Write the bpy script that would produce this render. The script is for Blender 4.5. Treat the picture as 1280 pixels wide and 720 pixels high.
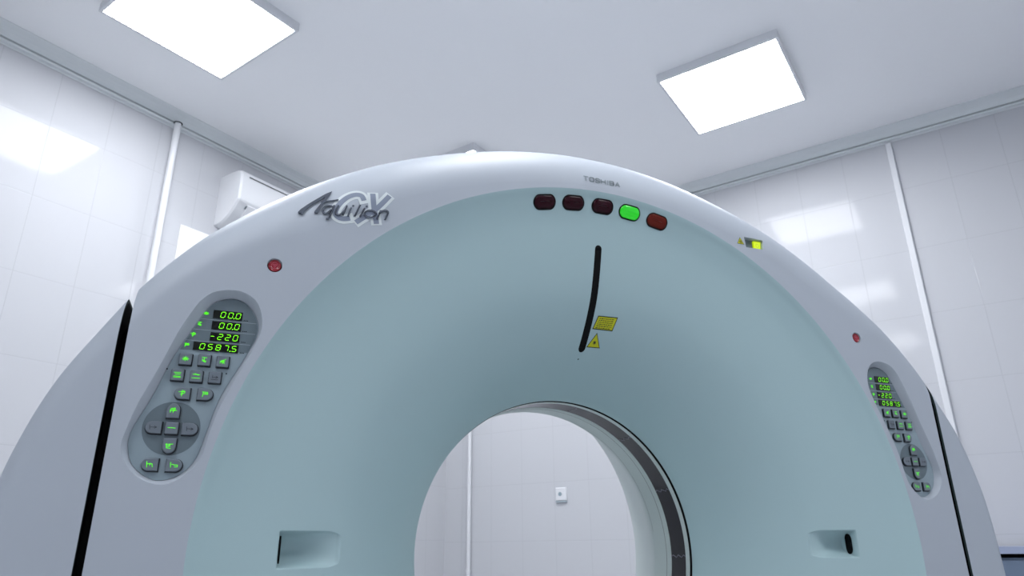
import bpy, bmesh, math, random
import numpy as np
from mathutils import Vector, Matrix
from mathutils.geometry import delaunay_2d_cdt
random.seed(4)
S = bpy.context.scene
for o in list(bpy.data.objects): bpy.data.objects.remove(o, do_unlink=True)

# ------------------------------------------------------------------ camera, light, exposure
ZB = 0.97                       # height of the bore centre above the floor
CAM = (-0.755, -1.593, 0.015 + ZB)
YAW, PITCH, ROLL = math.radians(21.683), math.radians(20.326), math.radians(-0.565)
cy_, sy_, cp_, sp_ = math.cos(YAW), math.sin(YAW), math.cos(PITCH), math.sin(PITCH)
fw = Vector((sy_*cp_, cy_*cp_, sp_)); rt = Vector((cy_, -sy_, 0)); up = rt.cross(fw)
r2 = math.cos(ROLL)*rt + math.sin(ROLL)*up; u2 = -math.sin(ROLL)*rt + math.cos(ROLL)*up
cam_d = bpy.data.cameras.new('camera'); cam = bpy.data.objects.new('camera', cam_d); S.collection.objects.link(cam)
cam_d.sensor_width = 36.0; cam_d.lens = 36.0*872.27/1280; cam_d.clip_start = 0.05
cam.matrix_world = Matrix(((r2.x, u2.x, -fw.x, CAM[0]), (r2.y, u2.y, -fw.y, CAM[1]), (r2.z, u2.z, -fw.z, CAM[2]), (0, 0, 0, 1)))
cam_d.dof.use_dof = True; cam_d.dof.focus_distance = 1.45; cam_d.dof.aperture_fstop = 7.0
S.camera = cam
w = bpy.data.worlds.new('world'); S.world = w; w.use_nodes = True
w.node_tree.nodes['Background'].inputs[0].default_value = (0.75, 0.83, 1, 1)
w.node_tree.nodes['Background'].inputs[1].default_value = 0.02
LAMP_COLOUR = (0.95, 0.965, 1.0); LAMP_STRENGTH = 8.6
S.view_settings.view_transform = 'Standard'; S.view_settings.look = 'None'
S.view_settings.gamma = 1.0; S.view_settings.use_curve_mapping = False
S.view_settings.exposure = 1.32

# ------------------------------------------------------------------ helpers
def link(o, parent=None):
    S.collection.objects.link(o)
    if parent is not None: o.parent = parent
    return o
def tag(o, label=None, cat=None, group=None, kind=None):
    if label: o['label'] = label
    if cat: o['category'] = cat
    if group: o['group'] = group
    if kind: o['kind'] = kind
    return o
def empty(name, loc=(0, 0, 0), rz=0):
    o = bpy.data.objects.new(name, None); o.location = loc; o.rotation_euler = (0, 0, rz); o.empty_display_size = .1
    return link(o)
class MB:
    def __init__(s): s.v = []; s.f = []; s.m = []; s.sm = []
    def add(s, vs, fs, mi=0, smooth=False):
        n = len(s.v); s.v += [tuple(map(float, p)) for p in vs]
        for f in fs: s.f.append([i+n for i in f]); s.m.append(mi); s.sm.append(smooth)
        return s
    def grid(s, rows, mi=0, closed=False, smooth=True):
        nr, nc = len(rows), len(rows[0]); fs = []
        for i in range(nr-1):
            for j in range(nc if closed else nc-1):
                k = (j+1) % nc
                fs.append((i*nc+j, i*nc+k, (i+1)*nc+k, (i+1)*nc+j))
        return s.add([p for r in rows for p in r], fs, mi, smooth)
    def box(s, x0, x1, y0, y1, z0, z1, mi=0):
        vs = [(x, y, z) for x in (x0, x1) for y in (y0, y1) for z in (z0, z1)]
        return s.add(vs, [(0,1,3,2),(4,6,7,5),(0,4,5,1),(2,3,7,6),(0,2,6,4),(1,5,7,3)], mi)
    def tess(s, loops, y, mi=0):
        """fill 2-D (x,z) loops (first outer, others holes) on the plane y"""
        pts = []; edges = []
        for L in loops:
            n = len(pts); pts += [Vector((p[0], p[1])) for p in L]; edges += [(n+i, n+(i+1) % len(L)) for i in range(len(L))]
        vs, _, fs, *_ = delaunay_2d_cdt(pts, edges, [], 0, 1e-7)
        def inside(q, L):
            c = False; j = len(L)-1
            for i in range(len(L)):
                if (L[i][1] > q[1]) != (L[j][1] > q[1]) and q[0] < (L[j][0]-L[i][0])*(q[1]-L[i][1])/(L[j][1]-L[i][1])+L[i][0]: c = not c
                j = i
            return c
        pts = vs; tri = []
        for f in fs:
            q = sum((vs[i] for i in f), Vector((0, 0)))/len(f)
            if inside(q, loops[0]) and not any(inside(q, L) for L in loops[1:]): tri.append(tuple(f))
        return s.add([(p[0], y, p[1]) for p in pts], [tuple(t) for t in tri], mi)
    def prism(s, loop, y0, y1, mi=0, side_mi=None, bev=0.0):
        """slab: loop in (x,z), back at y1, front at y0 (towards the viewer), optional bevel"""
        if side_mi is None: side_mi = mi
        L = [Vector(p) for p in loop]; n = len(L)
        if bev > 0:
            c = sum(L, Vector((0, 0)))/n
            Fl = [p + (c-p).normalized()*bev for p in L]
            rows = [[(p.x, y1, p.y) for p in L], [(p.x, y0+bev*.8, p.y) for p in L], [(p.x, y0, p.y) for p in Fl]]
            s.grid(rows[:2], side_mi, True, False); s.grid(rows[1:], mi, True, False)
        else:
            Fl = L; s.grid([[(p.x, y1, p.y) for p in L], [(p.x, y0, p.y) for p in L]], side_mi, True, False)
        s.tess([[(p.x, p.y) for p in Fl]], y0, mi)
        return s
    def tube(s, pts, r, mi=0, n=10, cap=True):
        P = [Vector(p) for p in pts]; rows = []
        for i, p in enumerate(P):
            t = (P[min(i+1, len(P)-1)]-P[max(i-1, 0)]).normalized()
            a = t.orthogonal().normalized() if i == 0 else (a - t*a.dot(t)).normalized()
            b = t.cross(a)
            rr = r[i] if isinstance(r, (list, tuple)) else r
            rows.append([tuple(p + rr*(math.cos(q)*a + math.sin(q)*b)) for q in [2*math.pi*k/n for k in range(n)]])
        s.grid(rows, mi, True)
        if cap: s.add(rows[0], [tuple(range(n))], mi); s.add(rows[-1], [tuple(range(n))], mi)
        return s
    def build(s, name, mats, parent=None, loc=None, rz=None):
        me = bpy.data.meshes.new(name); me.from_pydata(s.v, [], s.f)
        for m in (mats if isinstance(mats, (list, tuple)) else [mats]): me.materials.append(m)
        me.polygons.foreach_set('material_index', s.m); me.polygons.foreach_set('use_smooth', s.sm)
        bm = bmesh.new(); bm.from_mesh(me); bmesh.ops.recalc_face_normals(bm, faces=bm.faces); bm.to_mesh(me); bm.free()
        me.update()
        o = bpy.data.objects.new(name, me); link(o, parent)
        if loc: o.location = loc
        if rz is not None: o.rotation_euler = (0, 0, rz)
        return o
def catmull(P, n, closed=False):
    P = [np.array(p, float) for p in P]; out = []; N = len(P)
    segs = N if closed else N-1
    for i in range(segs):
        g = (lambda k: P[k % N]) if closed else (lambda k: P[min(max(k, 0), N-1)])
        a, b, c, d = g(i-1), g(i), g(i+1), g(i+2)
        for t in np.linspace(0, 1, n, endpoint=False):
            out.append(.5*((2*b)+(-a+c)*t+(2*a-5*b+4*c-d)*t*t+(-a+3*b-3*c+d)*t**3))
    if not closed: out.append(P[-1])
    return np.array(out)
def resample(P, n):
    """closed loop, n points by arc length starting from the topmost point"""
    P = np.array(P); k = int(np.argmax(P[:, 1])); P = np.roll(P, -k, axis=0); Q = np.vstack([P, P[:1]])
    d = np.r_[0, np.cumsum(np.linalg.norm(np.diff(Q, axis=0), axis=1))]
    t = np.linspace(0, d[-1], n, endpoint=False)
    return np.stack([np.interp(t, d, Q[:, 0]), np.interp(t, d, Q[:, 1])], 1)

# ------------------------------------------------------------------ materials
def srgb(r, g, b):
    f = lambda c: (c/255/12.92 if c/255 <= .04045 else ((c/255+.055)/1.055)**2.4)
    return (f(r), f(g), f(b), 1)
def mat(name, col, rough=.5, metal=0, coat=0, emit=None, es=0, var=.03, vscale=3.0, bump=0, bscale=200, spec=.5):
    m = bpy.data.materials.new(name); m.use_nodes = True; N = m.node_tree.nodes; L = m.node_tree.links
    b = N['Principled BSDF']; b.inputs['Roughness'].default_value = rough; b.inputs['Metallic'].default_value = metal
    b.inputs['Coat Weight'].default_value = coat; b.inputs['Coat Roughness'].default_value = .08
    b.inputs['Specular IOR Level'].default_value = spec
    tc = N.new('ShaderNodeTexCoord'); no = N.new('ShaderNodeTexNoise'); no.inputs['Scale'].default_value = vscale
    L.new(tc.outputs['Object'], no.inputs['Vector'])
    mx = N.new('ShaderNodeMix'); mx.data_type = 'RGBA'
    mx.inputs[6].default_value = tuple(c*(1-var) for c in col[:3])+(1,); mx.inputs[7].default_value = tuple(min(1, c*(1+var)) for c in col[:3])+(1,)
    L.new(no.outputs['Fac'], mx.inputs[0]); L.new(mx.outputs[2], b.inputs['Base Color'])
    if bump:
        n2 = N.new('ShaderNodeTexNoise'); n2.inputs['Scale'].default_value = bscale; L.new(tc.outputs['Object'], n2.inputs['Vector'])
        bp = N.new('ShaderNodeBump'); bp.inputs['Strength'].default_value = bump; bp.inputs['Distance'].default_value = .001
        L.new(n2.outputs['Fac'], bp.inputs['Height']); L.new(bp.outputs[0], b.inputs['Normal'])
    if emit: b.inputs['Emission Color'].default_value = emit; b.inputs['Emission Strength'].default_value = es
    return m
def tile_mat(name, axis, off, du, zoff, dz, col, grout):
    """glossy wall tiles laid in a straight grid; axis 0/1 = local direction along the wall"""
    m = bpy.data.materials.new(name); m.use_nodes = True; N = m.node_tree.nodes; L = m.node_tree.links
    b = N['Principled BSDF']; b.inputs['Roughness'].default_value = .08; b.inputs['Specular IOR Level'].default_value = .13
    tc = N.new('ShaderNodeTexCoord'); sx = N.new('ShaderNodeSeparateXYZ'); L.new(tc.outputs['Object'], sx.inputs[0])
    def mth(op, a, c=None):
        n = N.new('ShaderNodeMath'); n.operation = op
        for i, q in enumerate((a, c)):
            if q is None: continue
            if isinstance(q, (int, float)): n.inputs[i].default_value = q
            else: L.new(q, n.inputs[i])
        return n.outputs[0]
    def cell(src, o, d):
        u = mth('DIVIDE', mth('SUBTRACT', src, o), d); fr = mth('FRACT', u)
        dist = mth('MULTIPLY', mth('MINIMUM', fr, mth('SUBTRACT', 1.0, fr)), d)
        return mth('FLOOR', u), dist
    iu, duu = cell(sx.outputs[axis], off, du); iz, dzz = cell(sx.outputs[2], zoff, dz)
    dist = mth('MINIMUM', duu, dzz)
    line = mth('LESS_THAN', dist, .0013)
    mx = N.new('ShaderNodeMix'); mx.data_type = 'RGBA'; L.new(line, mx.inputs[0])
    mx.inputs[6].default_value = col; mx.inputs[7].default_value = grout; L.new(mx.outputs[2], b.inputs['Base Color'])
    # each tile sits a hair out of plane with its neighbours, and its glaze waves a little
    cb = N.new('ShaderNodeCombineXYZ'); L.new(iu, cb.inputs[0]); L.new(iz, cb.inputs[1])
    wn = N.new('ShaderNodeTexWhiteNoise'); L.new(cb.outputs[0], wn.inputs['Vector'])
    sb = N.new('ShaderNodeVectorMath'); sb.operation = 'SUBTRACT'; L.new(wn.outputs['Color'], sb.inputs[0]); sb.inputs[1].default_value = (.5, .5, .5)
    sc = N.new('ShaderNodeVectorMath'); sc.operation = 'SCALE'; L.new(sb.outputs[0], sc.inputs[0]); sc.inputs['Scale'].default_value = .006
    n2 = N.new('ShaderNodeTexNoise'); n2.inputs['Scale'].default_value = 5; L.new(tc.outputs['Object'], n2.inputs['Vector'])
    h = mth('MINIMUM', mth('MULTIPLY', dist, 400.0), 1.0)
    hh = mth('ADD', h, mth('MULTIPLY', n2.outputs['Fac'], .5))
    bp = N.new('ShaderNodeBump'); bp.inputs['Strength'].default_value = .5; bp.inputs['Distance'].default_value = .001
    L.new(hh, bp.inputs['Height'])
    ad = N.new('ShaderNodeVectorMath'); ad.operation = 'ADD'; L.new(bp.outputs[0], ad.inputs[0]); L.new(sc.outputs[0], ad.inputs[1])
    nm = N.new('ShaderNodeVectorMath'); nm.operation = 'NORMALIZE'; L.new(ad.outputs[0], nm.inputs[0]); L.new(nm.outputs[0], b.inputs['Normal'])
    return m
M = {}
M['grey'] = mat('light_grey_enamel', srgb(179, 187, 197), .5, coat=0, spec=.4, var=.01, bump=.03, bscale=500)
M['teal'] = mat('pale_teal_enamel', srgb(175, 201, 205), .5, coat=0, spec=.4, var=.012, bump=.03, bscale=500)
M['liner'] = mat('pale_liner_plastic', srgb(196, 208, 206), .35, var=.01)
M['black'] = mat('matt_black', srgb(6, 6, 8), .6, spec=.15)
M['seam'] = mat('dark_seam', srgb(40, 50, 52), .6)
M['window'] = mat('dark_scan_film', srgb(14, 14, 22), .14, var=.5, vscale=25, spec=.35, bump=.1, bscale=30)
M['panel'] = mat('blue_grey_panel', srgb(146, 163, 172), .4, var=.01)
M['panel_dark'] = mat('dark_blue_grey_panel', srgb(104, 119, 127), .38, var=.01)
M['panel_line'] = mat('pale_panel_line', srgb(170, 182, 190), .4)
M['button'] = mat('grey_button_rubber', srgb(112, 122, 132), .45)
M['button_side'] = mat('dark_button_skirt', srgb(34, 42, 48), .5)
M['glyph'] = mat('backlit_green_glyph', srgb(60, 200, 20), .5, emit=srgb(90, 235, 20), es=.45)
M['glyph_off'] = mat('dark_printed_glyph', srgb(40, 46, 52), .5)
M['digit'] = mat('lit_green_digit', srgb(60, 180, 10), .5, emit=srgb(130, 250, 20), es=.55)
M['glass'] = mat('black_display_glass', srgb(8, 14, 8), .15)
M['red'] = mat('red_button_plastic', srgb(150, 14, 34), .3, coat=.4)
M['red_mark'] = mat('pale_red_print', srgb(205, 90, 110), .4)
M['lens_off'] = mat('dark_maroon_lens', srgb(46, 6, 20), .12, spec=.2)
M['lens_brown'] = mat('rust_red_lens', srgb(104, 28, 14), .2, spec=.2)
M['lens_green'] = mat('lit_green_lens', srgb(30, 170, 20), .15, coat=.8, emit=srgb(10, 215, 15), es=.22)
M['yellow'] = mat('yellow_sticker', srgb(206, 206, 10), .5)
M['ink'] = mat('black_ink', srgb(30, 34, 14), .5)
M['lit_yellow'] = mat('lit_yellow_green_marker', srgb(200, 225, 20), .4, emit=srgb(215, 240, 20), es=.2)
M['chrome'] = mat('chrome_lettering', srgb(130, 136, 146), .13, metal=1)
M['emblem_pale'] = mat('pale_silver_emblem', srgb(222, 230, 232), .3)
M['emblem_grey'] = mat('slate_emblem_fill', srgb(138, 148, 166), .35)
M['logo_grey'] = mat('grey_lettering', srgb(150, 164, 172), .4)
M['white'] = mat('white_plastic', srgb(226, 228, 232), .35)
M['paint'] = mat('white_ceiling_paint', srgb(250, 251, 253), .75, var=.01)
M['cornice'] = mat('white_cornice_paint', srgb(226, 231, 233), .55, var=.01)
M['paper'] = mat('white_paper', srgb(246, 246, 244), .7)
M['floor'] = mat('light_vinyl_floor', srgb(205, 208, 212), .3, var=.08, vscale=12)
M['blue_grey'] = mat('blue_grey_laminate', srgb(112, 128, 150), .4)
M['worktop'] = mat('pale_blue_laminate', srgb(160, 170, 195), .35)
M['diffuser'] = mat('lit_diffuser', (.9, .9, .9, 1), .5, emit=LAMP_COLOUR+(1,), es=LAMP_STRENGTH)
TILE, GROUT = srgb(201, 203, 208), srgb(190, 192, 197)

# ------------------------------------------------------------------ the room (local x = b, y = a, turned about the scanner)
RZ = math.radians(90-55.447)
WA, WB, A0, B0, ZC = 2.487, 2.613, -2.75, -3.0, 2.216+.045+ZB
def struct(o): o['kind'] = 'structure'; return o
t = .1
struct(MB().box(B0-t, WB+t, A0-t, WA+t, -.1, 0).build('floor', M['floor'], rz=RZ))
struct(MB().box(B0-t, WB+t, A0-t, WA+t, ZC, ZC+.1).build('ceiling', M['paint'], rz=RZ))
mL = tile_mat('glossy_white_tiles_left', 0, -.166*1.0204+.0311, .255, 1.86*1.02+ZB, .367, TILE, GROUT)
mR = tile_mat('glossy_white_tiles_right', 1, -.752, .257, 1.845*1.02+ZB, .367, TILE, GROUT)
struct(MB().box(B0-t, WB+t, WA, WA+t, 0, ZC).build('wall_left', mL, rz=RZ))
struct(MB().box(WB, WB+t, A0, WA, 0, ZC).build('wall_right', mR, rz=RZ))
struct(MB().box(B0-t, WB+t, A0-t, A0, 0, ZC).build('wall_front', mL, rz=RZ))
struct(MB().box(B0-t, B0, A0, WA, 0, ZC).build('wall_rear', mR, rz=RZ))
# cornice: stepped moulding (out from the wall, down from the ceiling)
CP = [(0, 0), (.088, 0), (.088, .005), (.080, .008), (.062, .016), (.046, .027), (.034, .040), (.030, .046), (.014, .048), (.014, .053), (.027, .055), (.029, .060), (.027, .066), (.006, .068), (.004, .072), (0, .072)]
def cornice(name, f, x0, x1):
    mb = MB(); rows = [[f(x, p, ZC-d) for p, d in CP] for x in (x0, x1)]; mb.grid(rows, 0, False, False); struct(mb.build(name, M['cornice'], rz=RZ))
cornice('trim_1', lambda u, p, z: (u, WA-p, z), B0, WB)
cornice('trim_2', lambda u, p, z: (WB-p, u, z), A0, WA)
cornice('trim_3', lambda u, p, z: (u, A0+p, z), B0, WB)
cornice('trim_4', lambda u, p, z: (B0+p, u, z), A0, WA)
cR, sR = math.cos(RZ), math.sin(RZ)
def room(b, a, z=0): return (b*cR-a*sR, b*sR+a*cR, z)

# ceiling lights
def ceiling_light(b, a, rz, label):
    r = empty('ceiling_light', room(b, a, ZC-.045), RZ+rz); h, g = .298, .285
    mb = MB()
    for x0, x1, y0, y1 in ((-h, h, -h, -g), (-h, h, g, h), (-h, -g, -g, g), (g, h, -g, g)): mb.box(x0, x1, y0, y1, 0, .045)
    mb.box(-g, g, -g, g, .03, .045)
    mb.build('frame', M['white'], r)
    MB().box(-g+.0005, g-.0005, -g+.0005, g-.0005, .001, .03).build('diffuser', M['diffuser'], r)
    tag(r, label, 'ceiling light', 'square ceiling light panels')
ceiling_light(1.646, -.157, 0, 'square white ceiling light panel on the right, beyond the scanner arch')
ceiling_light(-.215, 1.643, math.radians(-1.75), 'square white ceiling light panel at upper left, near the left wall')
ceiling_light(1.62, 1.58, 0, 'ceiling light panel just peeking over the top of the scanner arch')
ceiling_light(-.25, -.16, 0, 'square ceiling light panel straight above the front of the scanner')
ceiling_light(-2.2, -.157, 0, 'square ceiling light panel behind the photographer, in the middle row')
ceiling_light(-.25, -1.957, 0, 'added unseen fill light panel on the ceiling, to the right of the photographer')  # extra panel out of view, added to brighten the arch and teal cover

# pipes and trunking on the walls
def pipe(b, a, z0, z1, r, name, label, rings=()):
    mb = MB().tube([(0, 0, z0), (0, 0, z1)], r, n=20); o = mb.build(name, M['white'], loc=room(b, a), rz=RZ)
    for z in rings: MB().tube([(0, 0, z-.012), (0, 0, z+.012)], r*1.25, n=20).build('coupling', M['white'], o)
    MB().tube([(0, 0, z1-.004), (0, 0, z1-.001)], r*1.35, n=20).build('collar', M['seam'], o)
    return tag(o, label, 'pipe')
pipe(.177, WA-.045, 0, ZC-.055, .017, 'vertical_pipe', 'white vertical pipe on the left tiled wall, rising into the cornice', (1.2,))
pipe(WB-.025, 2.25, 0, ZC-.06, .014, 'vertical_pipe', 'thin white vertical pipe near the room corner, seen through the bore', (.83,))
tr = MB(); L = [(-.016, 0), (-.016, -.012), (-.012, -.016), (.012, -.016), (.016, -.012), (.016, 0)]
tr.grid([[(y, x, 0) for x, y in L], [(y, x, ZC-.08) for x, y in L]], 0, False, False)
tag(tr.build('cable_trunking', M['white'], loc=room(WB, -.752), rz=RZ), 'white vertical cable trunking strip on the right tiled wall', 'trunking')

# wall socket seen through the bore
so = empty('wall_socket', room(WB, 1.507, .335+ZB), RZ)
q = .041
mb = MB(); rows = []
for k, (h, d) in enumerate(((q, 0), (q, -.007), (q-.004, -.011))): rows.append([(d, y*h/q, z*h/q) for y, z in ((-q, -q), (q, -q), (q, q), (-q, q))])
mb.grid(rows, 0, True, False); mb.add(rows[-1], [(0, 1, 2, 3)]); mb.build('cover_plate', M['white'], so)
c = [(math.cos(t_)*.013+.006, math.sin(t_)*.013) for t_ in np.linspace(0, 2*math.pi, 24, endpoint=False)]
mb = MB(); mb.add([(-.0118, x, z) for x, z in c], [tuple(range(24))], 0)
for y in (-.0095, .0095):
    mb.add([(-.0125, y+x*.15, z*.15) for x, z in c], [tuple(range(24))], 1)
mb.build('socket_well', [M['panel'], M['button']], so)
MB().box(-.012, 0, -q, q, -q-.012, -q-.002).build('lower_lip', M['panel_line'], so)
tag(so, 'small square white wall socket on the tiled wall, seen through the bore', 'wall socket')

# air conditioner on the left wall
ac = empty('air_conditioner', room(.50, WA, 1.72+ZB), RZ)
prof = [(0, .315), (.10, .318), (.155, .314), (.185, .302), (.198, .282), (.202, .25), (.202, .125), (.196, .112), (.186, .105)]
low = [(.186, .105), (.165, .075), (.12, .035), (.07, .008), (.03, 0), (0, 0)]
W = .84
full = prof + low[1:]
mb = MB(); mb.grid([[(x, -p, z) for p, z in full] for x in (0.012, W-.012)], 0, False, True)
for x0, x1 in ((.012, 0), (W-.012, W)):
    cpt = (.09, .16); ins = [(cpt[0]+(p-cpt[0])*.93, cpt[1]+(z-cpt[1])*.95) if p > 0 else (0, cpt[1]+(z-cpt[1])*.95) for p, z in full]
    mb.grid([[(x0, -p, z) for p, z in full], [(x1, -p, z) for p, z in ins]], 0, False, True)
    mb.add([(x1, -p, z) for p, z in ins], [tuple(range(len(ins)))])
mb.build('casing', M['white'], ac)
MB().box(.05, W-.05, -.2035, -.201, .268, .273).build('intake_slot', M['seam'], ac)
mb = MB(); mb.add([(.06, -.188, .098), (W-.06, -.188, .098), (W-.06, -.075, .004), (.06, -.075, .004)], [(0, 1, 2, 3)]); mb.build('outlet', M['panel_dark'], ac)
mb = MB(); vs = [(.07, -.1925, .100), (W-.07, -.1925, .100), (W-.07, -.125, .022), (.07, -.125, .022)]
mb.add(vs+[(x, y+.004, z+.006) for x, y, z in vs], [(0,1,2,3),(4,5,6,7),(0,1,5,4),(2,3,7,6),(0,3,7,4),(1,2,6,5)]); mb.build('vane', M['white'], ac)
tag(ac, 'white split air conditioner high on the left wall, half hidden by the arch', 'air conditioner')

nb = MB().box(0, .42, -.006, 0, 0, .297).build('wall_notice', M['paper'], loc=room(.31, WA, 1.36+ZB), rz=RZ)
tag(nb, 'blank bright white sheet on the left wall below the air conditioner', 'notice')

# counter by the right wall
ct = empty('base_cabinet', room(WB-.63, -1.22, 0), RZ)   # local x to the wall, y along it
MB().box(.03, .6, -1.0, .42, .08, .925).build('body', M['blue_grey'], ct)
MB().box(.05, .6, -.98, .40, 0, .08).build('plinth', M['black'], ct)
MB().box(.05, .6, -.99, .41, .925, .94).build('shadow_gap', M['black'], ct)
MB().box(0, .6, -1.02, .43, .94, .966).build('worktop', M['worktop'], ct)
for y in (-.99, -.52, -.05):
    d = MB().box(.012, .03, y, y+.46, .1, .915).build('door', M['blue_grey'], ct)
    MB().tube([(-.012, y+.06, .72), (-.012, y+.06, .86)], .005).build('handle', M['chrome'], d)
tag(ct, 'blue-grey base cabinet with pale worktop against the right wall, behind the scanner', 'cabinet')
PANEL_RIM=[(-0.7893,0.4568),(-0.8175,0.4494),(-0.8341,0.4344),(-0.8438,0.4190),(-0.8646,0.3713),(-0.8865,0.3032),(-0.9090,0.2386),(-0.9193,0.1937),(-0.9215,0.1757),(-0.9176,0.1581),(-0.9016,0.1340),(-0.8764,0.1181),(-0.8533,0.1136),(-0.8313,0.1216),(-0.8108,0.1412),(-0.7994,0.1623),(-0.7910,0.2091),(-0.7811,0.2464),(-0.7621,0.2968),(-0.7419,0.3463),(-0.7305,0.3847),(-0.7325,0.4149),(-0.7446,0.4398),(-0.7651,0.4538)]
PANEL_FLOOR=[(-0.7953,0.4433),(-0.8130,0.4350),(-0.8242,0.4235),(-0.8402,0.3897),(-0.8669,0.3302),(-0.8899,0.2580),(-0.9101,0.2067),(-0.9139,0.1870),(-0.9123,0.1696),(-0.9022,0.1451),(-0.8788,0.1262),(-0.8555,0.1218),(-0.8289,0.1324),(-0.8087,0.1584),(-0.7964,0.2111),(-0.7834,0.2650),(-0.7555,0.3287),(-0.7369,0.3768),(-0.7384,0.4065),(-0.7568,0.4343),(-0.7760,0.4441)]
BUTTON_SPOTS=[(-0.8480,0.3256),(-0.8180,0.3263),(-0.7881,0.3260),(-0.8569,0.2969),(-0.8270,0.2966),(-0.7972,0.2969),(-0.8449,0.2655),(-0.8089,0.2661),(-0.8540,0.2352),(-0.8804,0.2063),(-0.8526,0.2063),(-0.8246,0.2060),(-0.8521,0.1771),(-0.8765,0.1461),(-0.8404,0.1458)]
EMBLEM={'A1': [(-0.689, 0.6349), (-0.6848, 0.6424), (-0.6715, 0.6571), (-0.6533, 0.6751), (-0.6384, 0.689), (-0.627, 0.697), (-0.6345, 0.6847), (-0.6475, 0.6711), (-0.6639, 0.6562), (-0.6763, 0.6405), (-0.6794, 0.63), (-0.6821, 0.6279), (-0.6836, 0.6321), (-0.6882, 0.6316)], 'A2': [(-0.627, 0.697), (-0.6316, 0.6834), (-0.6398, 0.6675), (-0.6482, 0.6447), (-0.6515, 0.6357), (-0.6588, 0.6365), (-0.6584, 0.6398), (-0.6471, 0.6615), (-0.6383, 0.683)], 'A3': [(-0.6473, 0.6661), (-0.6141, 0.6753), (-0.614, 0.6732), (-0.6302, 0.6684), (-0.6434, 0.6618)], 'q1': [(-0.6243, 0.6555), (-0.6298, 0.6573), (-0.6373, 0.6547), (-0.6423, 0.6466), (-0.6422, 0.6393), (-0.6373, 0.6371), (-0.6318, 0.6407), (-0.6274, 0.6473)], 'q2': [(-0.6221, 0.6583), (-0.6261, 0.6415), (-0.6296, 0.6278), (-0.6347, 0.6257)], 'u': [(-0.6138, 0.6588), (-0.618, 0.6462), (-0.6182, 0.6396), (-0.6132, 0.6376), (-0.6066, 0.641), (-0.6018, 0.6486)], 'u2': [(-0.5974, 0.6607), (-0.6032, 0.6397)], 'i': [(-0.5889, 0.6572), (-0.5937, 0.6386)], 'id': [(-0.5857, 0.6634), (-0.5841, 0.6636)], 'l': [(-0.5715, 0.6663), (-0.5803, 0.6405)], 'j': [(-0.5621, 0.6602), (-0.5695, 0.6412)], 'jd': [(-0.559, 0.6663), (-0.5574, 0.6666)], 'o': [(-0.5387, 0.6521), (-0.5394, 0.6489), (-0.5416, 0.6459), (-0.5452, 0.6435), (-0.5495, 0.6422), (-0.5538, 0.642), (-0.5575, 0.6432), (-0.5601, 0.6453), (-0.5612, 0.6482), (-0.5605, 0.6514), (-0.5582, 0.6545), (-0.5547, 0.6569), (-0.5504, 0.6582), (-0.5461, 0.6584), (-0.5423, 0.6573), (-0.5397, 0.6551), (-0.5387, 0.6521)], 'n1': [(-0.5296, 0.661), (-0.5352, 0.6419)], 'n2': [(-0.5322, 0.6541), (-0.5255, 0.6612), (-0.5173, 0.6631), (-0.5136, 0.6597), (-0.5166, 0.6507), (-0.5193, 0.6435)], 'Cc': [(-0.563, 0.6784), (-0.5694, 0.6913), (-0.5823, 0.6923), (-0.5978, 0.6825), (-0.6118, 0.6641), (-0.6186, 0.6461), (-0.615, 0.6351), (-0.603, 0.6315), (-0.5875, 0.6357)], 'X1': [(-0.5465, 0.6971), (-0.5434, 0.6699), (-0.5362, 0.6339)], 'X2': [(-0.5138, 0.6974), (-0.539, 0.6639), (-0.5752, 0.6296)]}

# ------------------------------------------------------------------ the scanner
M['yellow_ring'] = mat('pale_lime_ring', srgb(190, 205, 60), .4)
M['gap_edge'] = mat('dark_green_grey_gasket', srgb(62, 78, 78), .5)
G = empty('ct_scanner', (0, 0, 0))
tag(G, 'large pale grey and teal CT scanner with a round bore, standing on the floor', 'CT scanner')
YF = -.30
RP = [(.3584, -.004), (.3592, -.009), (.366, -.024), (.385, -.052), (.410, -.088), (.440, -.124), (.470, -.153), (.510, -.184), (.550, -.209), (.580, -.223), (.620, -.2365), (.660, -.2475), (.700, -.2575), (.740, -.2690), (.780, -.2865), (.797, -.297), (.803, YF)]
_rs = catmull(RP, 12)
def prof_y(r): return float(np.interp(r, _rs[:, 0], _rs[:, 1]))
def on_funnel(x, z, e=0.0): return (x, prof_y(math.hypot(x, z))-e, z+ZB)
def Z(z): return z+ZB
def sstep(t): t = min(max(t, 0), 1); return t*t*(3-2*t)

# --- teal funnel with two hand pockets
def pocket_depth(x, z):
    ax = abs(x)
    if ax < .53 or ax > .67 or z < -.03 or z > .055: return 0
    zc, hz = .0135, .0315
    # rounded inner end
    u = (ax-.547)/(.657-.547)
    h = hz*(1-.22*max(0, 1-u*3.5)**2)
    d = abs(z-zc)
    top = (1-(d/h)**2)**(.45 if z > zc else .8)*sstep((h-d)/.0035) if d < h else 0.0
    ramp = sstep(u*1.15)*.040 + .005*sstep(u*12)
    wall = sstep((.660-ax)/.004)
    return ramp*top*wall
rad = sorted(set([.3584, .3586, .3589, .3593, .3605, .3630, .3665] + list(np.linspace(.37, .53, 40)) + list(np.linspace(.53, .67, 110)) + list(np.linspace(.67, .803, 40))))
th = sorted(set(np.round(np.r_[np.linspace(-4, 7, 130), np.linspace(173, 184, 130), np.linspace(7, 173, 110), np.linspace(184, 356, 90)], 5)))
th = [a for a in th if a < 355.99]
mb = MB()
rows = []
for r in rad:
    row = []
    for a in th:
        x, z = r*math.cos(math.radians(a)), r*math.sin(math.radians(a))
        row.append((x, prof_y(r)+pocket_depth(x, z), Z(z)))
    rows.append(row)
mb.grid(rows, 0, True)
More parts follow.
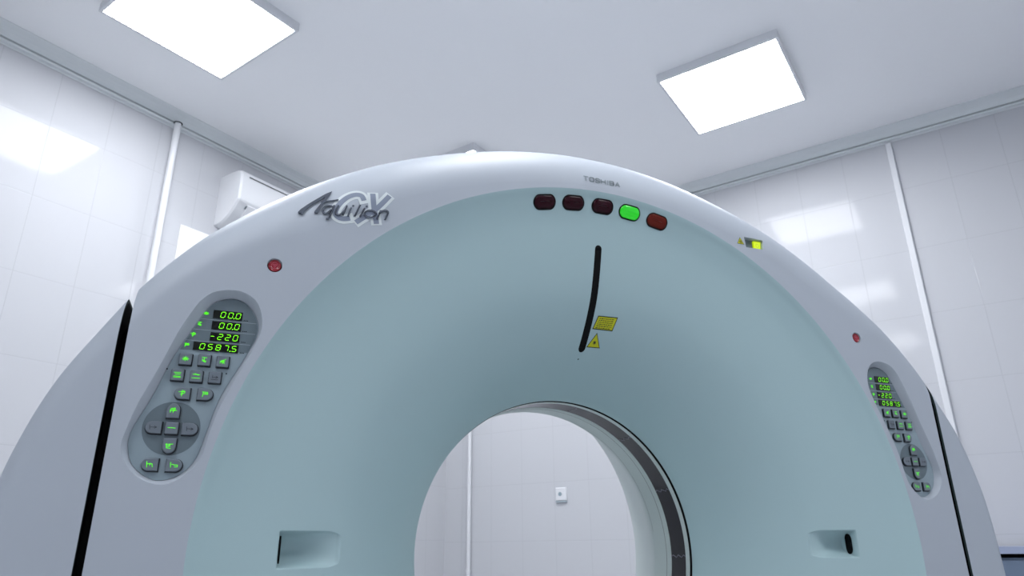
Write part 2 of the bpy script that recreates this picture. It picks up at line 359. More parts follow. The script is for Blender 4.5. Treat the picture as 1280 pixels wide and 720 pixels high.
def ring(mb, prof, mi=0, n=160, a0=0, a1=2*math.pi, smooth=True):
    full = abs(a1-a0-2*math.pi) < 1e-6
    A = np.linspace(a0, a1, n, endpoint=not full)
    mb.grid([[(r*math.cos(a), y, Z(r*math.sin(a))) for a in A] for r, y in prof], mi, full, smooth)
F = mb.build('funnel_cover', M['teal'], G); F['label'] = 'pale teal dished cover around the bore'
for s in (-1, 1):
    mb = MB(); L = []
    for a in np.linspace(0, 2*math.pi, 24, endpoint=False):
        L.append((.0085*math.cos(a), .014*math.sin(a)+(.009 if math.sin(a) > 0 else -.009)))
    # lies on the outer wall of the pocket, facing the bore
    mb.add([(s*.6545, -.2235+u, Z(.0135+v)) for u, v in L]+[(s*.6600, -.2235+u, Z(.0135+v)) for u, v in L], [tuple(range(24))]+[(i, (i+1) % 24, 24+(i+1) % 24, 24+i) for i in range(24)])
    mb.build('pocket_sensor', M['black'], G)

# --- bore: mouth ring, film window, liner, rear funnel
mb = MB(); ring(mb, [(.3585, -.004), (.3590, -.003), (.3612, -.002), (.3612, .004), (.3571, .004)], 0); mb.build('bore_gap', M['black'], G)
mb = MB(); ring(mb, [(.3571, .0041), (.3566, .006), (.357, .021)], 0); ring(mb, [(.357, .021), (.3578, .0225)], 1)
mb.build('front_bore_ring', [M['liner'], M['seam']], G)
mb = MB(); ring(mb, [(.3578, .0225), (.3578, .086)], 0, 220)
for k in range(9):     # clips where the film is held
    a = math.radians(-6+k*27+4)
    A = np.linspace(a-.012, a+.012, 6)
    ysq = [.0225+.0635*j/8 for j in range(9)]
    mb.grid([[(.3570*math.cos(q+.01*math.sin(j*2.1)), yy, Z(.3570*math.sin(q+.01*math.sin(j*2.1)))) for q in (a-.004, a+.004)] for j, yy in enumerate(ysq)], 1, False, False)
M['film_edge'] = mat('grey_film_edge', srgb(95, 95, 108), .3)
mb.build('scan_window', [M['window'], M['film_edge']], G)
mb = MB(); ring(mb, [(.3578, .086), (.357, .0875), (.357, .1065)], 0); ring(mb, [(.357, .1065), (.3573, .1072), (.357, .108)], 1)
ring(mb, [(.357, .108), (.358, .150), (.3600, .172)], 0)
for aa in (0, math.pi/2):
    pass
ring(mb, [(.3572, .1595), (.3572, .1603)], 1, 40, math.radians(8), math.radians(78))
mb.build('bore_liner', [M['liner'], M['seam']], G)
mb = MB(); ring(mb, [(.3600, .172), (.366, .190), (.382, .225), (.420, .300), (.470, .405), (.520, .515), (.560, .600), (.590, .655), (.600, .662)], 0)
mb.build('rear_funnel', M['liner'], G)

# --- outline of the gantry (x,z about the bore centre) and rounding radius of its front edge
half = [(1.060, -.93, .03), (1.078, -.60, .03), (1.088, -.25, .03), (1.0905, -.06, .03)]
for a, R_, q in [(5, 1.0895, .034), (10, 1.0835, .035), (15, 1.073, .035), (20, 1.0585, .042), (26, 1.047, .055), (33, 1.033, .078), (39, 1.020, .105), (44, 1.010, .125), (49, .998, .13), (55, .983, .13), (60, .972, .13), (67, .959, .13), (75, .951, .13), (83, .947, .13)]:
    half.append((R_*math.cos(math.radians(a)), R_*math.sin(math.radians(a)), q))
ctrl = half + [(0, .9455, .13)] + [(-x, z, q) for x, z, q in reversed(half)]
OUT = catmull(ctrl, 7)
def outline(off=0.0):
    P = OUT[:, :2]; T = np.gradient(P, axis=0); T /= np.linalg.norm(T, axis=1)[:, None]
    Nn = np.stack([T[:, 1], -T[:, 0]], 1)
    return P + Nn*off, Nn, OUT[:, 2]
def front_y(x, z):
    """y of the front face (flat, then rounding over towards the outline)"""
    P = OUT[:, :2]; a = P[:-1]; ab = P[1:]-a; t_ = np.clip(((np.array([x, z])-a)*ab).sum(1)/(ab*ab).sum(1), 0, 1)
    d = np.linalg.norm(a+ab*t_[:, None]-[x, z], axis=1); k = int(d.argmin()); q_ = OUT[k, 2]*(1-t_[k])+OUT[k+1, 2]*t_[k]
    if d[k] >= q_: return YF
    u = (q_-d[k])/q_; return YF+q_*(1-math.sqrt(max(0, 1-u*u)))
def circle(cx, cz, r, n=48): return [(cx+r*math.cos(a), cz+r*math.sin(a)) for a in np.linspace(0, 2*math.pi, n, endpoint=False)]
rimL = resample(catmull(PANEL_RIM, 6, True), 120); floL = resample(catmull(PANEL_FLOOR, 6, True), 120)
mir = lambda P: [(-p[0], p[1]) for p in P]
ESTOP = [(-.7205, .515), (.7205, .515)]
WIN = [(.3985, .7515), (.4620, .7530), (.4535, .7240), (.4003, .7225)]
def shell(off, yf, holes, back):
    P, Nn, q = outline(off); mb = MB()
    ins = P - Nn*q[:, None]
    mb.tess([[tuple(p) for p in ins], circle(0, 0, .803, 220)]+holes, yf)
    for v in range(len(mb.v)): mb.v[v] = (mb.v[v][0], mb.v[v][1], Z(mb.v[v][2]))
    rows = []
    for t_ in np.linspace(0, math.pi/2, 15):
        rows.append([(p[0]+n[0]*k*math.sin(t_), yf+k*(1-math.cos(t_)), Z(p[1]+n[1]*k*math.sin(t_))) for p, n, k in zip(ins, Nn, q)])
    rows.append([(p[0], back, Z(p[1])) for p in P])
    mb.grid(rows, 0, False, True)
    return mb
def clip(o, planes):
    bm = bmesh.new(); bm.from_mesh(o.data)
    for co, no in planes:
        bmesh.ops.bisect_plane(bm, geom=bm.verts[:]+bm.edges[:]+bm.faces[:], plane_co=co, plane_no=no, clear_outer=True)
    bm.to_mesh(o.data); bm.free(); o.data.update()
holes = [[tuple(p) for p in rimL], mir(rimL), circle(*ESTOP[0], .0140), circle(*ESTOP[1], .0140)]
fc = shell(0, YF, holes, .16)
# recess walls belong to the cover
for sgn in (1, -1):
    mixp = lambda k, y: [(sgn*(a[0]*(1-k)+b[0]*k), y, Z(a[1]*(1-k)+b[1]*k)) for a, b in zip(rimL, floL)]
    fc.grid([mixp(0, YF), mixp(.06, YF+.0003), mixp(.14, YF+.0012), mixp(.22, YF+.0028)], 0, True, True)
    fc.grid([mixp(.22, YF+.0028), mixp(1, YF+.0175)], 0, True, True)
for cx, cz in ESTOP:
    fc.grid([[(x, y, Z(z)) for x, z in circle(cx, cz, r)] for r, y in ((.0140, YF), (.0133, YF+.001), (.0131, YF+.012))], 0, True, True)
def turn_edge(ob, x0, sgn):
    """fold the cut edge of a cover inwards so the gap has real side walls"""
    bm = bmesh.new(); bm.from_mesh(ob.data); bmesh.ops.remove_doubles(bm, verts=bm.verts[:], dist=1e-6)
    ed = [e for e in bm.edges if e.is_boundary and all(abs(v.co.x-x0) < 1e-4 for v in e.verts)]
    new = {}
    def push(v, d):
        if (v, d) not in new:
            k = sstep((v.co.z-ZB-.22)/.12); new[v, d] = bm.verts.new((v.co.x, v.co.y+d, v.co.z-.9*d*k))
        return new[v, d]
    for e in ed:
        a, b = e.verts; f = bm.faces.new((a, b, push(b, .006), push(a, .006))); f.material_index = 1
        f = bm.faces.new((push(a, .006), push(b, .006), push(b, .05), push(a, .05))); f.material_index = 2
    bmesh.ops.split_edges(bm, edges=ed)
    bm.to_mesh(ob.data); bm.free(); ob.data.update()
o = fc.build('front_cover', [M['grey'], M['gap_edge'], M['black']], G); o['label'] = 'light grey arched front cover'
clip(o, [((.942, 0, 0), (1, 0, 0)), ((-.942, 0, 0), (-1, 0, 0))]); turn_edge(o, .942, 1); turn_edge(o, -.942, 1)
# opening for the marker window, cut through the rounding edge of the arch
bm = bmesh.new(); bm.from_mesh(o.data)
wc = Vector((.43, YF, Z(.738)))
for k in range(4):
    p0, p1 = WIN[k], WIN[(k+1) % 4]
    near = [f for f in bm.faces if f.calc_center_median().y < -.2 and min((v.co-wc).length for v in f.verts) < 2.0 and
            min(v.co.x for v in f.verts) < .50 and max(v.co.x for v in f.verts) > .36 and min(v.co.z for v in f.verts) < Z(.80) and max(v.co.z for v in f.verts) > Z(.68)]
    geom = list({e for f in near for e in f.edges})+list({v for f in near for v in f.verts})+near
    bmesh.ops.bisect_plane(bm, geom=geom, plane_co=(p0[0], 0, Z(p0[1])), plane_no=(p1[1]-p0[1], 0, -(p1[0]-p0[0])), dist=1e-7)
def in_win(p):
    sg = [((WIN[(k+1) % 4][0]-WIN[k][0])*(p.z-ZB-WIN[k][1])-(WIN[(k+1) % 4][1]-WIN[k][1])*(p.x-WIN[k][0])) < 0 for k in range(4)]
    return all(sg) and p.y < -.2
bmesh.ops.delete(bm, geom=[f for f in bm.faces if in_win(f.calc_center_median())], context='FACES')
for k in range(4):
    p0, p1 = WIN[k], WIN[(k+1) % 4]
    L = [(p0[0]+(p1[0]-p0[0])*t_, p0[1]+(p1[1]-p0[1])*t_) for t_ in np.linspace(0, 1, 9)]
    A_ = [bm.verts.new((x, front_y(x, z), Z(z))) for x, z in L]; B_ = [bm.verts.new((x, YF+.016, Z(z))) for x, z in L]
    for i in range(8): bm.faces.new((A_[i], A_[i+1], B_[i+1], B_[i]))
bm.to_mesh(o.data); bm.free(); o.data.update()
# side covers, standing apart from the front cover by a dark gap
for sgn, lab in ((-1, 'left grey side cover'), (1, 'right grey side cover')):
    sh = shell(0, YF, [], .16); ob = sh.build('side_cover', [M['grey'], M['gap_edge'], M['black']], G); ob['label'] = lab
    clip(ob, [((sgn*.956, 0, 0), (-sgn, 0, 0))])
    turn_edge(ob, sgn*.956, sgn)
inner = shell(-.022, YF+.03, [], .16)
ob = inner.build('gap_shade_backing', M['black'], G)  # black backing sheet behind the side gaps, shade put in as colour
clip(ob, [])
me_keep = ob.data.copy()
clip(ob, [((.985, 0, 0), (1, 0, 0)), ((.92, 0, 0), (-1, 0, 0))])
ob2 = bpy.data.objects.new('gap_shade_backing', me_keep); link(ob2, G)
clip(ob2, [((-.985, 0, 0), (-1, 0, 0)), ((-.92, 0, 0), (1, 0, 0))])
# rear shell
P, Nn, q = outline(0)
mb = MB(); rows = []
for t_ in np.linspace(0, math.pi/2, 9):
    rows.append([(p[0]-n[0]*.06*(1-math.cos(t_)), .60+.06*math.sin(t_), Z(p[1]-n[1]*.06*(1-math.cos(t_)))) for p, n in zip(P, Nn)])
rows = [[(p[0], .166, Z(p[1])) for p in P]] + rows
mb.grid(rows, 0, False, True)
ins = P-Nn*.06
n0 = len(mb.v); mb.tess([[tuple(p) for p in ins], circle(0, 0, .600, 160)], .66)
for v in range(n0, len(mb.v)): mb.v[v] = (mb.v[v][0], mb.v[v][1], Z(mb.v[v][2]))
mb.build('rear_cover', M['grey'], G)
mb = MB(); mb.grid([[(p[0]-n[0]*.006, y, Z(p[1]-n[1]*.006)) for p, n in zip(P, Nn)] for y in (.155, .17)], 0); mb.build('cover_seam', M['black'], G)
MB().box(-1.0, 1.0, -.24, .62, 0, .045).build('plinth', M['black'], G)

# --- emergency stop buttons
for cx, cz in ESTOP:
    mb = MB()
    rows = [[(x, y, Z(z)) for x, z in circle(cx, cz, r, 32)] for r, y in ((.0131, YF+.010), (.0118, YF+.009), (.0117, YF+.0035))]
    mb.grid(rows, 1, True, False)
    rows = [[(x, y, Z(z)) for x, z in circle(cx, cz, r, 32)] for r, y in ((.0117, YF+.0035), (.0113, YF+.0022), (.0100, YF+.0014), (.0098, YF+.0022), (.003, YF+.0020), (.0002, YF+.0020))]
    mb.grid(rows, 0, True, True)
    b = mb.build('emergency_stop_button', [M['red'], M['black']], G)
    mk = MB(); yy = YF+.0012
    mk.grid([[(x, yy, Z(z)) for x, z in circle(cx, cz, r, 32)] for r in (.0064, .0057)], 0, True, False)
    T = [(cx+.0052*math.cos(math.radians(k)), cz+.0052*math.sin(math.radians(k))) for k in (30, 150, 270)]
    T2 = [(cx+.0036*math.cos(math.radians(k)), cz+.0036*math.sin(math.radians(k))) for k in (30, 150, 270)]
    mk.grid([[(x, yy, Z(z)) for x, z in T], [(x, yy, Z(z)) for x, z in T2]], 0, True, False)
    mk.grid([[(x, yy, Z(z)) for x, z in circle(cx, cz, r, 12)] for r in (.0012, .0002)], 0, True, False)
    mk.build('stop_symbol', M['red_mark'], b)

# --- laser marker window on the arch, with its triangle sticker
mb = MB(); mb.add([(p[0], YF+.0155, Z(p[1])) for p in WIN], [(0, 1, 2, 3)])
wn = mb.build('marker_window', M['panel_dark'], G)
mb = MB(); mb.prism([(.4350, .7490), (.4580, .7490), (.4540, .7240), (.4350, .7240)], YF+.010, YF+.0155); mb.v = [(x, y, Z(z)) for x, y, z in mb.v]
mb.build('lit_marker', M['lit_yellow'], wn)
mb = MB(); mb.grid([[(x, YF+.0097, Z(z)) for x, z in circle(.4455, .7370, r, 20)] for r in (.0052, .0040)], 0, True, False); mb.build('marker_ring', M['yellow_ring'], wn)
def tri_sticker(cx, cz, s, put, parent, name, burst):
    h = s*.866
    T = lambda k, d=0: [(cx-k*s/2, cz-k*h/3), (cx+k*s/2, cz-k*h/3), (cx, cz+k*h*2/3)]
    mb = MB(); mb.add([put(x, z, .0006) for x, z in T(1)], [(0, 1, 2)], 1); mb.add([put(x, z, .0009) for x, z in T(.84)], [(0, 1, 2)], 0)
    if burst:
        for k in range(12):
            a = k*math.pi/6; r = s*(.19 if k % 2 else .14); w_ = .02*s
            mb.add([put(cx+w_*math.sin(a), cz-w_*math.cos(a), .0012), put(cx-w_*math.sin(a), cz+w_*math.cos(a), .0012), put(cx+r*math.cos(a), cz+r*math.sin(a), .0012)], [(0, 1, 2)], 1)
        mb.add([put(x, z, .0012) for x, z in circle(cx, cz, s*.08, 12)], [tuple(range(12))], 1)
    else:
        for k in (90, 210, 330):
            x0, z0 = cx+s*.12*math.cos(math.radians(k)), cz+s*.12*math.sin(math.radians(k))
            mb.grid([[put(x, z, .0012) for x, z in circle(x0, z0, r, 12)] for r in (s*.12, s*.07)], 1, True, False)
        mb.add([put(x, z, .0012) for x, z in circle(cx, cz, s*.05, 10)], [tuple(range(10))], 1)
    return mb.build(name, [M['yellow'], M['ink']], parent)
flat = lambda x, z, e=0: (x, front_y(x, z)-e, Z(z))
tri_sticker(.3842, .7350, .0220, flat, G, 'hazard_sticker', False)['label'] = 'tiny yellow triangle sticker beside the marker window'
tri_sticker(.0282, .4735, .036, on_funnel, G, 'hazard_sticker', True)['label'] = 'yellow laser warning triangle'

# --- rectangular warning label with lines of print
mb = MB()
Q = [(.0128, .5005), (.0660, .4995), (.0725, .5292), (.0205, .5292)]
def qp(u, v, e):
    a = np.array(Q[0])*(1-u)+np.array(Q[1])*u; b = np.array(Q[3])*(1-u)+np.array(Q[2])*u; p = a*(1-v)+b*v
    return on_funnel(p[0], p[1], e)
def qrect(u0, u1, v0, v1, e, mi):
    mb.grid([[qp(u, v, e) for u in np.linspace(u0, u1, 5)] for v in np.linspace(v0, v1, 5)], mi, False, False)
qrect(0, 1, 0, 1, .0006, 1); qrect(.04, .96, .07, .93, .0009, 0)
random.seed(8)
for k in range(6):
    v = .83-k*.135; u = .12
    while u < .85:
        w_ = random.uniform(.04, .12); qrect(u, min(u+w_, .88), v-.055, v, .0012, 1); u += w_+.03
mb.build('warning_label', [M['yellow'], M['ink']], G)

# --- laser slot on the centre line
mb = MB(); hw = .0088; z0, z1 = .461, .6765
L = [(hw*math.cos(a), z1+hw*math.sin(a)) for a in np.linspace(0, math.pi, 13)]
rows = [[on_funnel(x*s, z, .0008) for s in (-1, 1)] for x, z in reversed(L[:7])]
rows += [[on_funnel(-hw, z, .0008), on_funnel(hw, z, .0008)] for z in np.linspace(z1, z0, 40)]
rows += [[on_funnel(-hw*math.cos(a), z0-hw*math.sin(a), .0008), on_funnel(hw*math.cos(a), z0-hw*math.sin(a), .0008)] for a in np.linspace(0, math.pi/2, 7)]
mb.grid(rows, 0, False, True)
left = [r[0] for r in rows]; right = [r[1] for r in rows]
def widen(r, k):
    return [(p[0]+k, p[1]+.0004, p[2]) for p in r]
mb.grid([left, widen(left, -.0012)], 1, False, True); mb.grid([right, widen(right, .0012)], 1, False, True)
mb.build('laser_slot', [M['black'], M['teal']], G)
mb = MB(); mb.add([on_funnel(x, z, .001) for x, z in circle(0, .4385, .0016, 12)], [tuple(range(12))]); mb.build('alignment_dot', M['black'], G)

# --- indicator lights along the top of the funnel
def pill(hx, hz, n=40):
    out = []
    for k in range(n):
        a = 2*math.pi*k/n; c_, s_ = math.cos(a), math.sin(a)
        out.append(((hx-hz)*(1 if c_ > 0 else -1)+hz*c_ if abs(c_) > 1e-9 else 0, hz*s_))
    return out
for ang, mk in ((101.3, 'lens_off'), (95.75, 'lens_off'), (90, 'lens_off'), (84.55, 'lens_green'), (78.85, 'lens_brown')):
    cx, cz = .7735*math.cos(math.radians(ang)), .7735*math.sin(math.radians(ang)); rot = math.radians(ang-90)
    def rw(hx, hz, e):
        return [on_funnel(cx+x*math.cos(rot)-z*math.sin(rot), cz+x*math.sin(rot)+z*math.cos(rot), e) for x, z in pill(hx, hz)]
    mb = MB(); mb.grid([rw(.0290, .0165, .0003), rw(.0285, .0160, .0018), rw(.0262, .0137, .0016)], 0, True, True)
    b = mb.build('indicator_light', M['black'], G)
    mb = MB(); mb.grid([rw(.0262, .0137, .001), rw(.0256, .0131, .0028), rw(.0225, .0100, .0042), rw(.018, .0055, .0050), rw(.0126, .0002, .0053)], 0, True, True)
    l = mb.build('lens', M[mk], b); b['label'] = {'lens_off': 'unlit dark maroon indicator light', 'lens_green': 'lit green indicator light', 'lens_brown': 'rust red indicator light'}[mk]

# --- control panels
def rect(cx, cz, w_, h_, r=.0012): 
    return [(cx+x, cz+z) for x, z in ((-w_/2+r, -h_/2), (w_/2-r, -h_/2), (w_/2, -h_/2+r), (w_/2, h_/2-r), (w_/2-r, h_/2), (-w_/2+r, h_/2), (-w_/2, h_/2-r), (-w_/2, -h_/2+r))]
def dshape(cx, cz, w_, h_, d):   # d: l r u n  = side that is round
    n = 12; pts = []
    if d in 'lr':
        R_ = h_/2; pts = [(-w_/2, -h_/2), (w_/2-R_, -h_/2)]+[(w_/2-R_+R_*math.cos(a), R_*math.sin(a)) for a in np.linspace(-math.pi/2, math.pi/2, n)][1:-1]+[(w_/2-R_, h_/2), (-w_/2, h_/2)]
        if d == 'l': pts = [(-x, z) for x, z in pts]
    else:
        R_ = w_/2; pts = [(-w_/2, -h_/2), (w_/2, -h_/2), (w_/2, h_/2-R_)]+[(R_*math.cos(a), h_/2-R_+R_*math.sin(a)) for a in np.linspace(0, math.pi, n)][1:-1]+[(-w_/2, h_/2-R_)]
        if d == 'n': pts = [(x, -z) for x, z in pts]
    return [(cx+x, cz+z) for x, z in pts]
SEG = {'0': 'abcdef', '1': 'bc', '2': 'abged', '3': 'abgcd', '5': 'afgcd', '7': 'abc', '8': 'abcdefg', '-': 'g', ' ': ''}
def digit(mb, ch, cx, cz, w_, h_, y, mi):
    t_ = .0011; sh = .16
    P = {'a': (0, h_/2, 1), 'g': (0, 0, 1), 'd': (0, -h_/2, 1), 'f': (-w_/2, h_/4, 0), 'b': (w_/2, h_/4, 0), 'e': (-w_/2, -h_/4, 0), 'c': (w_/2, -h_/4, 0)}
    for s in SEG[ch]:
        x, z, hor = P[s]; l = (w_ if hor else h_/2)/2-.0004
        if hor: q = [(x-l, z), (x-l+t_/2, z+t_/2), (x+l-t_/2, z+t_/2), (x+l, z), (x+l-t_/2, z-t_/2), (x-l+t_/2, z-t_/2)]
        else: q = [(x, z-l), (x+t_/2, z-l+t_/2), (x+t_/2, z+l-t_/2), (x, z+l), (x-t_/2, z+l-t_/2), (x-t_/2, z-l+t_/2)]
        mb.add([(cx+a+b*sh, y, Z(cz+b)) for a, b in q], [tuple(range(6))], mi)
def stroke(mb, pts, wd, y, mi):
    for (x0, z0), (x1, z1) in zip(pts, pts[1:]):
        d = Vector((x1-x0, z1-z0)); n = Vector((-d.y, d.x)).normalized()*wd/2 if d.length else Vector((wd/2, 0)); e = d.normalized()*wd*.3 if d.length else Vector((0, 0))
        mb.add([(x0-e.x+n.x, y, Z(z0-e.y+n.y)), (x1+e.x+n.x, y, Z(z1+e.y+n.y)), (x1+e.x-n.x, y, Z(z1+e.y-n.y)), (x0-e.x-n.x, y, Z(z0-e.y-n.y))], [(0, 1, 2, 3)], mi)
GLY = {  # little pictograms, in units of a button
 'sun': [[(-.3, 0), (.3, 0)], [(0, -.22), (0, .25)], [(-.2, -.14), (.2, .17)], [(-.2, .17), (.2, -.14)]],
 'lampdown': [[(-.22, .22), (.22, .22)], [(0, .2), (0, -.2)], [(-.2, -.12), (.2, -.12)], [(-.2, .05), (.15, -.25)]],
 'spark': [[(-.25, -.2), (.3, .25)], [(-.1, .1), (.2, -.22)], [(-.25, 0), (.25, -.02)], [(0, -.25), (.05, .15)]],
 'table': [[(-.3, .2), (.3, .2)], [(-.2, .05), (.25, .05)], [(-.3, -.15), (.3, -.15)], [(-.3, -.25), (.3, -.25)]],
 'flat': [[(-.3, .15), (.3, .15)], [(-.15, .22), (.2, .1)], [(-.35, -.2), (.35, -.2)]],
 'home': [[(-.2, .2), (-.2, -.1)], [(-.2, 0), (.3, 0)], [(-.3, -.25), (.3, -.25)], [(.1, .1), (.3, 0), (.1, -.1)]],
 'tiltin': [[(-.3, .12), (.25, .18)], [(0, .3), (-.02, -.3)], [(-.15, -.1), (.2, .0)], [(.1, .25), (.25, .05)]],
 'tiltout': [[(-.25, .2), (.2, .2), (.25, 0), (-.1, -.02)], [(-.15, .2), (-.2, -.25)], [(-.05, .1), (.15, .08)]],
 'up': [[(-.25, -.2), (-.2, .2), (.15, .25), (.1, 0)], [(-.3, 0), (.3, .02)], [(0, -.2), (0, .1)], [(-.1, .1), (.1, .1)]],
 'down': [[(-.25, .2), (-.2, -.2), (.15, -.25)], [(-.3, .1), (.3, .15)], [(-.05, -.05), (.1, .12)], [(-.2, -.05), (.1, -.05)]],
 'inout': [[(-.3, .2), (-.25, -.2)], [(-.25, 0), (.3, 0)], [(.1, .1), (.3, 0), (.1, -.1)]],
 'bar': [[(-.32, .01), (.32, .0)]],
 'couch': [[(-.25, .25), (-.2, -.25)], [(-.2, .05), (.2, .05), (.25, -.22)], [(0, -.1), (.05, .1)]],
 'couch2': [[(-.3, .25), (-.25, -.2)], [(-.2, .08), (.1, .0)], [(.05, -.15), (.3, -.15), (.3, .02), (.1, .02)]],
}
KIND = [('sq', 'sun', 1), ('sq', 'lampdown', 1), ('sq', 'spark', 1), ('sq', 'table', 1), ('sq', 'flat', 1), ('sq', 'home', 0), ('l', 'tiltin', 1), ('r', 'tiltout', 1),
        ('u', 'up', 1), ('l', 'inout', 0), ('sq', 'bar', 1), ('r', 'inout', 0), ('n', 'down', 1), ('l', 'couch', 1), ('r', 'couch2', 1)]
ROWS = [('00.0', .0492, .4125, .0155), ('00.0', .0490, .3920, .0152), ('-220', .0490, .3710, .0152), ('0587.5', .0740, .3512, .0147)]
YP = -.2845
for sgn, lab in ((1, 'control panel on the left of the bore'), (-1, 'control panel on the right of the bore')):
    fl = [(sgn*p[0], p[1]) for p in floL]
    mb = MB(); mb.tess([fl], YP); mb.v = [(x, y, Z(z)) for x, y, z in mb.v]
    cut = [(sgn*.0+p[0], p[1]) for p in fl if p[1] > .3405]
    n0 = len(mb.v)
    # darker read-out field on the upper part, pulled in a touch from the recess wall
    k = min(range(len(fl)), key=lambda i: fl[i][1]); F2 = fl[k:]+fl[:k]
    top = [p for p in F2 if p[1] > .3405]
    cxm = sum(p[0] for p in top)/len(top)
    top = [(p[0]+(cxm-p[0])*.03, p[1]) for p in top]
    mb.tess([top], YP-.0004, 1)
    for v in range(n0, len(mb.v)): mb.v[v] = (mb.v[v][0], mb.v[v][1], Z(mb.v[v][2]))
    for x0, x1, z in ((-.8430, -.7400, .4020), (-.8510, -.7400, .3818), (-.8590, -.7465, .3610)):
        stroke(mb, [(sgn*x0, z), (sgn*x1, z)], .0007, YP-.0007, 2)
    n1 = len(mb.v); mb.tess([circle(sgn*-.8530, .2064, .0445, 64)], YP-.0004, 1)
    for v in range(n1, len(mb.v)): mb.v[v] = (mb.v[v][0], mb.v[v][1], Z(mb.v[v][2]))
    for x, z in ((-.8746, .3069), (-.7794, .3059)):
        mb.add([(sgn*x+a, YP-.0005, Z(z+b)) for a, b in circle(0, 0, .0013, 10)], [tuple(range(10))], 3)
    # icons beside the read-outs and unit marks
    for i, (x, z) in enumerate(((-.8261, .4125), (-.8341, .3922), (-.8423, .3717), (-.8499, .3519))):
        xx = x if sgn == 1 else -(-.7655)-.0065*1.0
        for ln in GLY[('sun', 'lampdown', 'tiltin', 'tiltout')[i]]: stroke(mb, [(xx+a*.014, z+b*.013) for a, b in ln], .0011, YP-.0009, 4)
        ux = -.7585 if sgn == 1 else (.828 if i < 3 else .848)
        for j in range(3): mb.add([(ux-.0035+j*.0027+a, YP-.0007, Z(z-.0075+b)) for a, b in ((0, 0), (.0018, 0), (.0018, .0016), (0, .0016))], [(0, 1, 2, 3)], 3)
    pn = mb.build('control_panel', [M['panel'], M['panel_dark'], M['panel_line'], M['black'], M['glyph']], G); pn['label'] = lab
    for txt, w_, z, h_ in ROWS:
        xr = -.7652 if sgn == 1 else .7720+w_
        mb = MB(); mb.prism([(xr-w_, z-h_/2), (xr, z-h_/2), (xr, z+h_/2), (xr-w_, z+h_/2)], YP-.0020, YP)
        mb.v = [(x, y, Z(v)) for x, y, v in mb.v]
        pitch = .0137 if len(txt) > 4 else .0128; dw = .0070; x = xr-.0070
        for i, ch in enumerate(reversed(txt)):
            if ch == '.':
                mb.add([(x+pitch-.0090+.0022+a, YP-.0024, Z(z-h_*.34+b)) for a, b in circle(0, 0, .0011, 8)], [tuple(range(8))], 1); continue
            digit(mb, ch, x, z, dw, h_*.66, YP-.0024, 1); x -= pitch if not (len(txt) > 4) else .0131
        mb.build('readout_display', [M['glass'], M['digit']], pn)
    for (x, z), (sh_, gl, on) in zip(BUTTON_SPOTS, KIND):
        x = sgn*x; sh2 = sh_
        if sgn == -1 and sh_ in 'lr': sh2 = 'r' if sh_ == 'l' else 'l'
        if sh_ == 'sq': big, small = rect(x+.0007, z-.0008, .0222, .0222), rect(x, z, .0200, .0200)
        elif sh_ in 'lr': big, small = dshape(x+.0007, z-.0008, .0268, .0222, sh2), dshape(x, z, .0246, .0200, sh2)
        else: big, small = dshape(x+.0007, z-.0008, .0222, .0268, sh2), dshape(x, z, .0200, .0246, sh2)
        mb = MB(); mb.prism(big, YP-.0028, YP, 1); mb.prism(small, YP-.0062, YP-.0028, 0, 1, .0012)
        mb.v = [(a, b, Z(c_)) for a, b, c_ in mb.v]
        for ln in GLY[gl]: stroke(mb, [(x+a*.018, z+b*.018) for a, b in ln], .0009 if on else .0007, YP-.0066, 2 if on else 3)
        mb.build('button', [M['button'], M['button_side'], M['glyph'], M['glyph_off']], pn)

# --- emblem on the arch: big outlined letters with chrome script across them
def ribbon(pts, wd, n=5, taper=False):
    P = catmull(pts, n) if len(pts) > 2 else np.array(pts, float)
    T = np.gradient(P, axis=0); T /= np.linalg.norm(T, axis=1)[:, None]+1e-12; Nn = np.stack([-T[:, 1], T[:, 0]], 1)
    P = P.copy(); P[0] -= T[0]*wd*.25; P[-1] += T[-1]*wd*.25
    return P+Nn*wd/2, P-Nn*wd/2
def rib_slab(mb, pts, wd, y0, y1, mi=0, n=5):
    a, b = ribbon(pts, wd, n); bev = min(.0009, wd*.3)
    c_ = (a+b)/2; a2 = c_+(a-c_)*.45; b2 = c_+(b-c_)*.45
    R_ = lambda L, y: [(p[0], front_y(*p)+(y-YF), Z(p[1])) for p in L]
    mb.grid([R_(a, y1), R_(a, y0+bev), R_(a2, y0), R_(b2, y0), R_(b, y0+bev), R_(b, y1)], mi, False, False)
    for k in (0, -1):
        mb.add([R_(a, y1)[k], R_(a, y0+bev)[k], R_(a2, y0)[k], R_(b2, y0)[k], R_(b, y0+bev)[k], R_(b, y1)[k]], [tuple(range(6))], mi)
E_ = EMBLEM
mb = MB()
for k_, (key, wd) in enumerate((('Cc', .0215), ('X1', .0220), ('X2', .0220))):
    P = catmull(E_[key], 6); a, b = ribbon(E_[key], wd, 6); y = YF-.0006-.00005*k_
    mb.grid([[(p[0], front_y(*p)+(y-YF), Z(p[1])) for p in a], [(p[0], front_y(*p)+(y-YF), Z(p[1])) for p in (a+b)/2], [(p[0], front_y(*p)+(y-YF), Z(p[1])) for p in b]], 0, False, False)
    for e_ in (a, b): mb.grid([[(p[0], front_y(*p)+(y-YF), Z(p[1])) for p in e_], [(p[0], front_y(*p)+.0002, Z(p[1])) for p in e_]], 0, False, False)
for k_, (key, wd) in enumerate((('Cc', .0105), ('X1', .0110), ('X2', .0105))):
    a, b = ribbon(E_[key], wd, 6); y = YF-.0010-.00005*k_
    if key == 'Cc': a, b = a[1:-1], b[1:-1]
    mb.grid([[(p[0], front_y(*p)+(y-YF), Z(p[1])) for p in c_] for c_ in (a, (a+b)/2, b)], 1, False, False)
mb.build('emblem_backing', [M['emblem_pale'], M['emblem_grey']], G)
mb = MB()
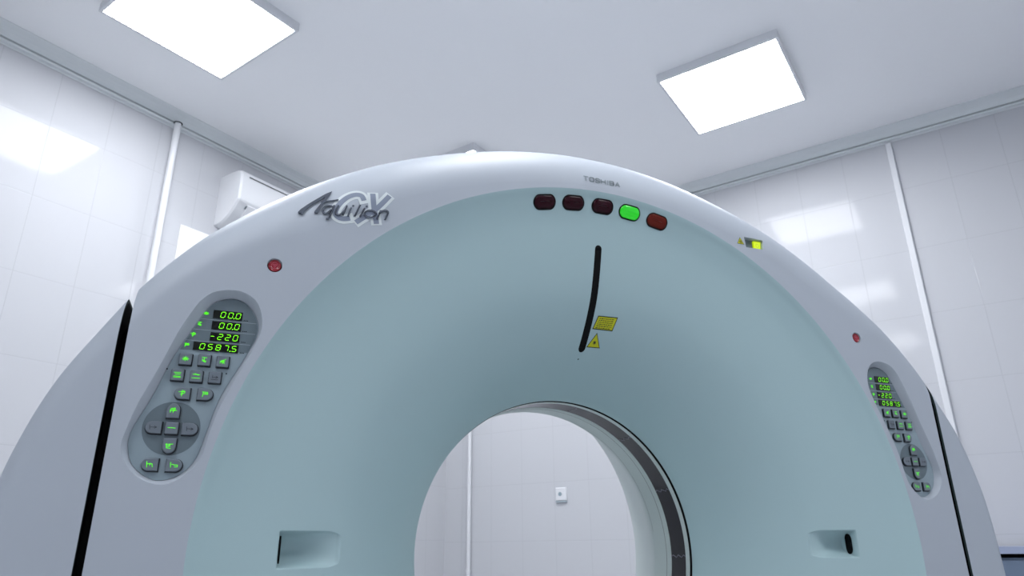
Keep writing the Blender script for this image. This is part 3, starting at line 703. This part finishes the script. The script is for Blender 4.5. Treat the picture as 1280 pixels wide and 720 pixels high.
for k_ in ('A1', 'A2', 'A3'):
    L = E_[k_]; y1, y0 = YF-.0008, YF-.0050
    mb.grid([[(p[0], front_y(*p)+(y-YF), Z(p[1])) for p in L] for y in (y1, y0+.001)], 0, True, False)
    n0 = len(mb.v); cx = sum(p[0] for p in L)/len(L); cz = sum(p[1] for p in L)/len(L)
    mb.tess([L], y0+.001, 0)
    for v in range(n0, len(mb.v)): mb.v[v] = (mb.v[v][0], front_y(mb.v[v][0], mb.v[v][2])+(y0+.001-YF), Z(mb.v[v][2]))
for k_ in ('q1', 'q2', 'u', 'u2', 'i', 'id', 'l', 'j', 'jd', 'o', 'n1', 'n2'):
    rib_slab(mb, E_[k_], .0034, YF-.0046, YF-.0008)
mb.build('emblem_lettering', M['chrome'], G)

# --- maker's lettering above the indicator lights
LET = {'T': [[(0, 1), (1, 1)], [(.5, 1), (.5, 0)]], 'O': [[(.0, .2), (.0, .8), (.2, 1), (.8, 1), (1, .8), (1, .2), (.8, 0), (.2, 0), (0, .2)]],
       'S': [[(1, .85), (.8, 1), (.2, 1), (0, .8), (.15, .55), (.85, .45), (1, .2), (.8, 0), (.2, 0), (0, .15)]], 'H': [[(0, 0), (0, 1)], [(1, 0), (1, 1)], [(0, .5), (1, .5)]],
       'I': [[(.5, 0), (.5, 1)]], 'B': [[(0, 0), (0, 1), (.8, 1), (.95, .78), (.8, .53), (0, .53)], [(.8, .53), (1, .27), (.8, 0), (0, 0)]], 'A': [[(0, 0), (.5, 1), (1, 0)], [(.2, .35), (.8, .35)]]}
mb = MB(); x = -.0550
for ch in 'TOSHIBA':
    w_ = .0108 if ch != 'I' else .003
    for ln in LET[ch]: 
        st = MB(); stroke(st, [(x+(a if ch != 'I' else .5)*w_, .8265+b*.0105) for a, b in ln], .0027, YF-.0006, 0)
        mb.add(st.v, st.f, 0)
        mb.add([(p[0], YF-.0002, p[2]) for p in st.v], st.f, 0)
    x += w_+.0047
mb.build('maker_lettering', M['logo_grey'], G)
# moulded pull dash on the funnel, upper left
